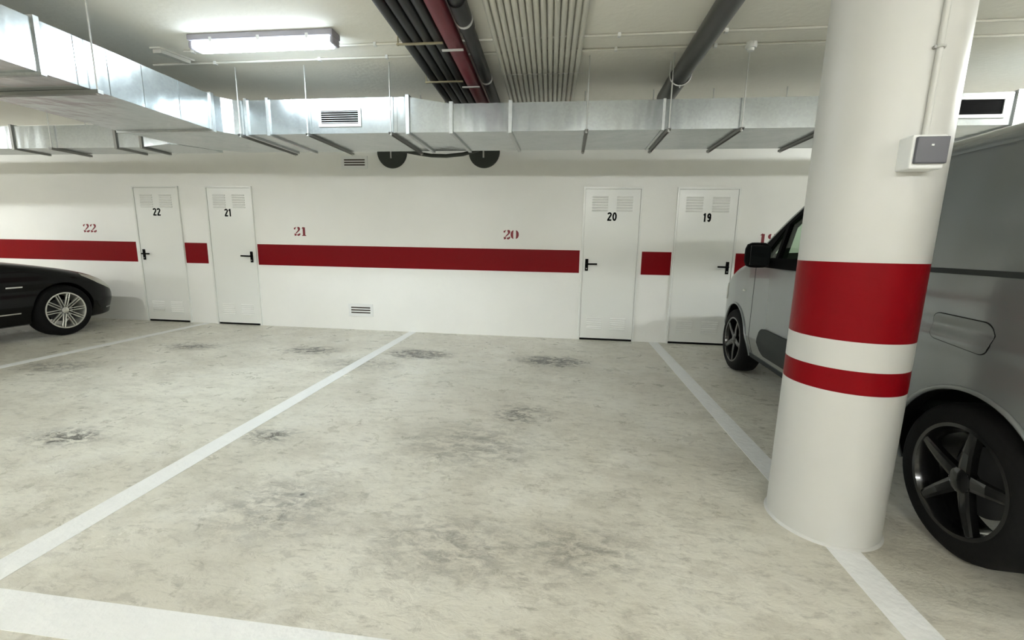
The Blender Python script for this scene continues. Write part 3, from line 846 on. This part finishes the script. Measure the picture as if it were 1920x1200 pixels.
def five_spokes(wh, x, y, R, rr, out, m):
    a0 = math.radians(wh.get('turn', 62))
    for k in range(5):
        bm = bmesh.new(); a = a0 + 2 * PI * k / 5
        spoke_bar(bm, x, y, R, a, 0.0, .035, rr - .012, .062, .040, out, -.014, .000, .03)
        obj('spoke', bm, m, wh, local=True)
    hub(wh, x, y, R, out, m, .052)
    for k in range(5):
        a = a0 + PI / 5 + 2 * PI * k / 5
        bm = T( [(x - out * .03, y + .045 * math.cos(a), R + .045 * math.sin(a)), (x - out * .012, y + .045 * math.cos(a), R + .045 * math.sin(a))], .008, 6)
        obj('wheel_bolt', bm, M['chrome'], wh, local=True)

def ten_pair_spokes(wh, x, y, R, rr, out, m):
    for k in range(10):
        a = math.radians(4) + 2 * PI * k / 10
        bm = bmesh.new()
        for s in (-1, 1):
            spoke_bar(bm, x, y, R, a, s * .0145, .045, rr - .012, .011, .013, out, -.012, .002, .02)
        obj('spoke_pair', bm, m, wh, local=True)
    hub(wh, x, y, R, out, m, .042)
    for k in range(5):
        a = 2 * PI * k / 5
        bm = T( [(x - out * .03, y + .062 * math.cos(a), R + .062 * math.sin(a)), (x - out * .006, y + .062 * math.cos(a), R + .062 * math.sin(a))], .011, 8)
        obj('wheel_bolt', bm, M['strut'], wh, local=True)

def arch(y, R, x0, x1, z=.33):
    bm = bmesh.new(); tube(bm, [(x0, y, z), (x1, y, z)], R, 48); return bm

# ---- grey van
def van_tum(z, y=0):
    t = 0.0
    if z < .45: t += (.45 - z) * .30
    if z > 1.10: t += (z - 1.10) * .16 + max(0, z - 1.5) * .10
    k = max(0.0, min(1.0, (.95 - y) / .45))      # body crease on the rear flank only
    t += k * (.010 * math.exp(-((z - .955) / .030) ** 2) - .006 * math.exp(-((z - .905) / .035) ** 2))
    return t
WBV = 2.87
VT = [(-.96, 1.60), (-.92, 1.72), (-.75, 1.80), (-.2, 1.825), (.6, 1.835), (1.2, 1.82), (1.60, 1.775), (1.95, 1.605), (2.30, 1.412), (2.60, 1.225), (2.75, 1.165), (2.95, 1.125), (3.20, 1.06), (3.42, .965), (3.55, .89), (3.66, .80), (3.73, .70), (3.77, .58)]
VH = [(-.96, .84), (-.85, .895), (-.3, .918), (1.0, .924), (2.3, .922), (2.87, .912), (3.2, .885), (3.45, .83), (3.6, .75), (3.7, .65), (3.77, .50)]
VB = [(-.96, .40), (-.8, .30), (-.4, .27), (0, .24), (2.9, .24), (3.4, .22), (3.77, .28)]
VR = [(-.96, .10), (-.5, .115), (1.4, .115), (1.9, .08), (2.6, .085), (3.2, .13), (3.6, .16), (3.77, .14)]
van = Car(VT, VH, VB, VR, van_tum, .03)
YAW = math.atan2(.135, 2.87)
fx, fy = math.sin(YAW), math.cos(YAW)
rx0, ry0 = 1.655, -4.065                    # left rear wheel, outer face
VO = (rx0 + .924 * fy, ry0 - .924 * fx, 0)
vr = empty('van', VO, 'grey metallic van with black alloy wheels parked beside the round pillar', 'van', rotz=-YAW)
def frange(a, b, n): return [a + (b - a) * i / n for i in range(n + 1)]
ysv = frange(-.96, -.5, 8) + frange(-.4, 1.1, 14) + frange(1.2, 2.6, 20)[0:] + frange(2.65, 3.3, 14) + frange(3.33, 3.77, 14)
ysv = sorted(set(round(y, 4) for y in ysv))
body = van.solid(ysv)
cav = van.solid(frange(-.7, 2.60, 24), .065, .50)
apil = lambda y: van.zt(y) - .105
def winpoly(pts, x0, x1):
    bm = bmesh.new(); prism(bm, pts, x0, x1, 'x'); return bm
W1 = [(2.29, 1.205), (2.035, 1.205), (1.995, 1.455), (2.03, 1.43)]
W2 = [(1.985, 1.205), (1.02, 1.205), (1.00, 1.60), (1.69, 1.60), (1.95, 1.485)]
WE = [(1.69, 1.598), (1.95, 1.483), (1.995, 1.453), (2.03, 1.428), (2.29, 1.203)]
mats = [M['van'], M['interior'], M['gap']]
me = cut(body, mats, [(cav, 1), (winpoly(W1, -1.3, 1.3), 1), (winpoly(W2, -1.3, 1.3), 1),
                      (winpoly([(2.56, 1.175), (2.50, 1.20), (1.72, 1.63), (1.72, 1.95), (2.62, 1.45)], -.795, .795), 1),
                      (arch(0, .385, -1.2, -.60), 2), (arch(0, .385, .60, 1.2), 2), (arch(WBV, .385, -1.2, -.55), 2), (arch(WBV, .385, .55, 1.2), 2)])
bo = link_mesh('body', me, vr, True, 32)
def shelf(pts, off, inset):
    """a pane inside a side opening"""
    return pts
for sd in (-1, 1):
    for pts, nm in ((W1, 'quarter_glass'), (W2, 'door_glass')):
        bm = bmesh.new()
        f = [bm.verts.new((sd * (van.side(y, z) - .012), y, z)) for y, z in pts]
        b = [bm.verts.new((sd * (van.side(y, z) - .016), y, z)) for y, z in pts]
        bm.faces.new(f); bm.faces.new(b)
        for k in range(len(f)): bm.faces.new((f[k], f[(k + 1) % len(f)], b[(k + 1) % len(f)], b[k]))
        obj(nm, bm, M['glass'], vr, True)
    # black surrounds of the glass
    bm = van.patch(1.0, 2.40, lambda y: 1.120 + .012 * max(0, y - 2.1), lambda y: 1.207, .005, sd)
    obj('window_trim', bm, M['black'], vr, True, 40)
    bm = bmesh.new()
    van.patch(1.995, 2.33, lambda y: max(1.207, lerp(WE, y)), lambda y: van.zt(y) - .085, .004, sd, 10, 4, bm=bm)
    van.patch(1.62, 1.995, lambda y: min(1.598, lerp(WE, y)), lambda y: min(van.zt(y) - .085, 1.632), .004, sd, 10, 4, bm=bm)
    van.patch(1.00, 1.62, lambda y: 1.598, lambda y: 1.632, .004, sd, 10, 2, bm=bm)
    obj('window_trim', bm, M['black'], vr, True, 40)
    bm = bmesh.new()
    for j in range(1):
        q = [(2.035, 1.205), (1.985, 1.205), (1.945, 1.485), (1.995, 1.456)]
        f = [bm.verts.new((sd * (van.side(y, z) + .004), y, z)) for y, z in q]; b = [bm.verts.new((sd * (van.side(y, z) - .03), y, z)) for y, z in q]
        bm.faces.new(f); bm.faces.new(b)
        for k in range(4): bm.faces.new((f[k], f[(k + 1) % 4], b[(k + 1) % 4], b[k]))
    obj('window_pillar', bm, M['black'], vr, True)
    # mirror
    mr = empty_parent = None
    bm = bmesh.new(); box(bm, -.10, .10, -.065, .065, -.105, .105)
    bmesh.ops.subdivide_edges(bm, edges=bm.edges[:], cuts=3, use_grid_fill=True)
    for v in bm.verts:
        p = Vector((v.co.x / .10, v.co.y / .065, v.co.z / .105)); n = (abs(p.x) ** 4 + abs(p.y) ** 4 + abs(p.z) ** 4) ** .25
        p /= n
        k = 1 - .25 * max(0, p.y)
        v.co = Vector((p.x * .10 * k, p.y * .075, p.z * .108 * k))
    bmesh.ops.translate(bm, verts=bm.verts, vec=(sd * 1.035, 2.10, 1.228))
    mi = obj('side_mirror', bm, M['black'], vr, True, 60)
    obj('mirror_glass', B(sd * 1.035 - .078, sd * 1.035 + .078, 2.022, 2.028, 1.145, 1.310, bevel=.002), M['dark_glass'], mi, True)
    obj('mirror_arm', T([(sd * .90, 2.16, 1.165), (sd * .975, 2.14, 1.165), (sd * 1.02, 2.12, 1.18)], [.035, .03, .028], 10), M['black'], mi, True, 50)
    # lower door protectors
    def rl(y, a, b, r, lo, hi):
        t = min(1, min(y - a, b - y) / r); t = max(0, t); k = math.sqrt(max(0, 1 - (1 - t) ** 2)); c = (lo + hi) / 2
        return c, (hi - lo) / 2 * max(.15, k)
    for (a, b) in ((1.02, 2.16), (-.0, 0)):
        if b > a:
            bm = van.patch(a, b, lambda y: rl(y, a, b, .12, .345, .590)[0] - rl(y, a, b, .12, .345, .590)[1], lambda y: rl(y, a, b, .12, .345, .590)[0] + rl(y, a, b, .12, .345, .590)[1], .016, sd, 40, 6)
            obj('door_protector', bm, M['cladding'], vr, True, 35)
    bm = van.patch(.42, 2.46, lambda y: .245, lambda y: .285, .006, sd, 20, 3)
    obj('sill_trim', bm, M['cladding'], vr, True, 35)
    # sliding rail and shut lines
    obj('door_rail', van.patch(-.82, .60, lambda y: 1.183, lambda y: 1.206, .003, sd, 12, 2), M['cladding'], vr, True, 35)
    for y in (.985, 2.40):
        obj('shut_line', van.patch(y - .003, y + .003, lambda q: .30, lambda q: 1.12 if y > 2 else 1.65, .0012, sd, 1, 30), M['gap'], vr, True)
    obj('roof_gutter', van.patch(-.85, 1.5, lambda y: van.zt(y) - .113, lambda y: van.zt(y) - .100, .010, sd, 30, 2), M['van'], vr, True, 40)
    # arch lips
    for yc in (0, WBV):
        bm = bmesh.new()
        pr = []
        for k in range(33):
            t = math.radians(-12 + 204 * k / 32)
            y, z = yc + .388 * math.cos(t), .33 + .388 * math.sin(t)
            pr.append((sd * (van.side(y, max(z, van.zb(y))) + .001), y, z))
        tube(bm, pr, .011, 8); obj('arch_lip', bm, M['van'], vr, True, 60)
    for yc, tn in ((0, 26), (WBV, 44)):
        def sp(wh, x, y, R, rr, out, m, tn=tn):
            wh['turn'] = tn; five_spokes(wh, x, y, R, rr, out, m); del wh['turn']
        wheel(vr, sd * .908, yc, .328, .234, .20, sd, sp, M['rim_black'])
    # front and rear lamps
    obj('headlight', van.patch(3.28, 3.66, lambda y: .70 + .05 * (3.66 - y), lambda y: min(van.zt(y) - .05, .90 - .1 * (y - 3.28)), .006, sd, 12, 6), M['lens'], vr, True, 40)
    obj('tail_light', van.patch(-.945, -.80, lambda y: .95, lambda y: 1.45, .008, sd, 6, 8), M['rear_lens'], vr, True, 40)
# fuel flap on the left flank
def rr_(y, lo, hi, a, b, r):
    d = min(y - a, b - y)
    if d >= r: return lo, hi
    k = r - math.sqrt(max(0, r * r - (r - d) ** 2)); return lo + k, hi - k
FA, FB = -.045, .262
lo_ = lambda y: .868 + .028 * max(0, (y - FA) / (FB - FA))
hi_ = lambda y: 1.005 + .008 * (y - FA) / (FB - FA)
ff = obj('fuel_flap', van.patch(FA, FB, lambda y: rr_(y, lo_(y), hi_(y), FA, FB, .045)[0], lambda y: rr_(y, lo_(y), hi_(y), FA, FB, .045)[1], .0012, -1, 40, 10), M['gap'], vr, True, 30)
obj('flap_panel', van.patch(FA + .0035, FB - .0035, lambda y: rr_(y, lo_(y) + .0035, hi_(y) - .0035, FA + .0035, FB - .0035, .042)[0], lambda y: rr_(y, lo_(y) + .0035, hi_(y) - .0035, FA + .0035, FB - .0035, .042)[1], .0030, -1, 40, 14), M['van'], ff, True, 30)
obj('windscreen', van.top_patch(1.70, 2.62, 1.0, .003, base=-.001), M['glass'], vr, True, 40)
obj('side_repeater', van.patch(2.62, 2.68, lambda y: .865, lambda y: .885, .006, -1, 3, 2), M['lens'], vr, True)
obj('grille', B(-.45, .45, 3.755, 3.79, .40, .56, bevel=.01), M['black'], vr, True)
obj('number_plate', B(-.26, .26, 3.79, 3.80, .43, .54), M['plate'], vr, True)
for s in (-1, 1):
    st = obj('seat', B(s * .42 - .24, s * .42 + .24, 1.05, 1.55, .50, .80, bevel=.06), M['interior'], vr, True, 60)
    bm = bmesh.new(); box(bm, s * .42 - .23, s * .42 + .23, 0, .14, 0, .62, .05)
    bmesh.ops.rotate(bm, verts=bm.verts, cent=(0, 0, 0), matrix=Matrix.Rotation(math.radians(14), 3, 'X'))
    bmesh.ops.translate(bm, verts=bm.verts, vec=(0, 1.10, .74)); obj('seat_back', bm, M['interior'], st, True, 60)
    obj('headrest', B(s * .42 - .12, s * .42 + .12, .90, 1.0, 1.36, 1.52, bevel=.04), M['interior'], st, True, 60)
dash = obj('dashboard', B(-.80, .80, 1.85, 2.20, .80, 1.12, bevel=.06), M['interior'], vr, True, 60)
sw_ = bmesh.new()
tube(sw_, [(-.42 + .18 * math.cos(t), 1.72 + .06 * math.sin(t), 1.08 + .17 * math.sin(t)) for t in [2 * PI * k / 24 for k in range(25)]], .014, 8)
obj('steering_wheel', sw_, M['interior'], vr, True, 60)

# ---- black car
def car_tum(z, y=0):
    t = 0.0
    if z < .42: t += (.42 - z) * .35
    if z > .86: t += (z - .86) * .42
    t += .010 * math.exp(-((z - .60) / .05) ** 2) - .008 * math.exp(-((z - .72) / .05) ** 2)
    return t
WBC = 2.85
CT = [(-1.90, .70), (-1.84, .92), (-1.6, 1.0), (-1.1, 1.06), (-.75, 1.20), (-.2, 1.38), (.4, 1.45), (.9, 1.43), (1.3, 1.32), (1.95, 1.01), (2.10, .985), (2.3, .965), (2.6, .925), (2.85, .885), (3.1, .83), (3.3, .775), (3.45, .715), (3.58, .635), (3.68, .54), (3.75, .42)]
CH = [(-1.90, .70), (-1.75, .82), (-1.2, .89), (0, .905), (1.5, .905), (2.4, .90), (2.9, .90), (3.2, .880), (3.4, .825), (3.56, .73), (3.68, .60), (3.75, .46)]
CB = [(-1.90, .36), (-1.5, .24), (-1, .19), (2.9, .19), (3.3, .18), (3.6, .19), (3.75, .26)]
CR = [(-1.90, .10), (0, .10), (1.2, .10), (1.9, .08), (2.4, .09), (3.2, .13), (3.75, .12)]
car = Car(CT, CH, CB, CR, car_tum, .035)
CO = (-6.455 - .905, -1.14 - WBC, 0)
cr = empty('car', CO, 'black car with silver many-spoked alloy wheels parked nose to the wall', 'car')
ysc = sorted(set(round(y, 4) for y in frange(-1.90, -1.4, 8) + frange(-1.3, 1.9, 28) + frange(1.95, 3.0, 16) + frange(3.05, 3.75, 22)))
me = cut(car.solid(ysc), [M['black_paint'], M['gap']], [(arch(yc, .365, *xx), 1) for yc in (0, WBC) for xx in ((-1.2, -.58), (.58, 1.2))])
link_mesh('body', me, cr, True, 32)
for sd in (-1, 1):
    for yc in (0, WBC):
        wheel(cr, sd * .890, yc, .330, .232, .21, sd, ten_pair_spokes, M['rim_silver'])
    obj('headlight', car.patch(3.10, 3.56, lambda y: lerp([(3.10, .765), (3.30, .655), (3.58, .535)], y), lambda y: min(lerp([(3.10, .795), (3.58, .66)], y), car.zt(y) - .012), .005, sd, 16, 6), M['lens'], cr, True, 40)
    obj('side_moulding', car.patch(-.6, 2.38, lambda y: .352, lambda y: .366, .006, sd, 16, 2), M['chrome'], cr, True, 40)
    obj('wing_badge', car.patch(2.26, 2.42, lambda y: .665, lambda y: .680, .005, sd, 4, 2), M['chrome'], cr, True, 40)
    obj('bumper_strip', car.patch(3.45, 3.62, lambda y: .285, lambda y: .300, .005, sd, 4, 2), M['chrome'], cr, True, 40)
    obj('side_window', car.patch(-.5, 1.45, lambda y: .955, lambda y: max(.97, car.zt(y) - .12), .004, sd, 24, 6), M['dark_glass'], cr, True, 40)
    obj('tail_light', car.patch(-1.85, -1.62, lambda y: .72, lambda y: .86, .006, sd, 6, 4), M['rear_lens'], cr, True, 40)
    for y in (.55, 1.62):
        obj('shut_line', car.patch(y - .003, y + .003, lambda q: .28, lambda q: .93, .0012, sd, 1, 20), M['gap'], cr, True)
    bm = bmesh.new(); box(bm, -.09, .09, -.06, .06, -.06, .06, .03); bmesh.ops.translate(bm, verts=bm.verts, vec=(sd * 1.0, 1.55, 1.0))
    mi = obj('side_mirror', bm, M['black_paint'], cr, True, 60)
    obj('mirror_arm', T([(sd * .84, 1.58, .95), (sd * .95, 1.56, .97)], .025, 8), M['black'], mi, True, 50)
obj('windscreen', car.top_patch(1.0, 1.88, .88, .004), M['dark_glass'], cr, True, 40)
obj('rear_window', car.top_patch(-1.0, -.3, .86, .004), M['dark_glass'], cr, True, 40)
gr = obj('grille', B(-.46, .46, 3.62, 3.79, .33, .58, bevel=.03), M['chrome'], cr, True, 40)
for k in range(4):
    obj('bar', B(-.40, .40, 3.785, 3.798, .40 + k * .045, .425 + k * .045), M['black'], gr, True)
obj('number_plate', B(-.26, .26, 3.72, 3.80, .21, .32), M['plate'], cr, True)

# ------------------------------------------------------------------ camera
f_px, yaw, pitch, roll = 806.18, -0.120157036, 0.17030918, 0.0187733154
cy, sy, cp, sp, cr_, sr = math.cos(yaw), math.sin(yaw), math.cos(pitch), math.sin(pitch), math.cos(roll), math.sin(roll)
F = Vector((sy * cp, cy * cp, -sp)); R = Vector((cy, -sy, 0)); U = R.cross(F)
R2 = R * cr_ + U * sr; U2 = R * (-sr) + U * cr_
cam = bpy.data.cameras.new('camera'); co = bpy.data.objects.new('camera', cam); COL.objects.link(co)
cam.sensor_fit = 'HORIZONTAL'; cam.sensor_width = 36.0; cam.lens = 36.0 * f_px / 1920.0
cam.clip_start = 0.05; cam.clip_end = 100
mw = Matrix(((R2.x, U2.x, -F.x, 0), (R2.y, U2.y, -F.y, -5.96104), (R2.z, U2.z, -F.z, 1.2669), (0, 0, 0, 1)))
co.matrix_world = mw
scene.camera = co

# ------------------------------------------------------------------ world and view
w = bpy.data.worlds.new('world'); scene.world = w; w.use_nodes = True
w.node_tree.nodes['Background'].inputs['Color'].default_value = (0.02, 0.02, 0.02, 1)
vs = scene.view_settings
scene.display_settings.display_device = 'sRGB'
vs.view_transform = 'Standard'; vs.look = 'None'; vs.gamma = 1.0; vs.use_curve_mapping = False
vs.exposure = 2.0
scene.cycles.use_denoising = True
scene.cycles.max_bounces = 10
scene.cycles.diffuse_bounces = 6
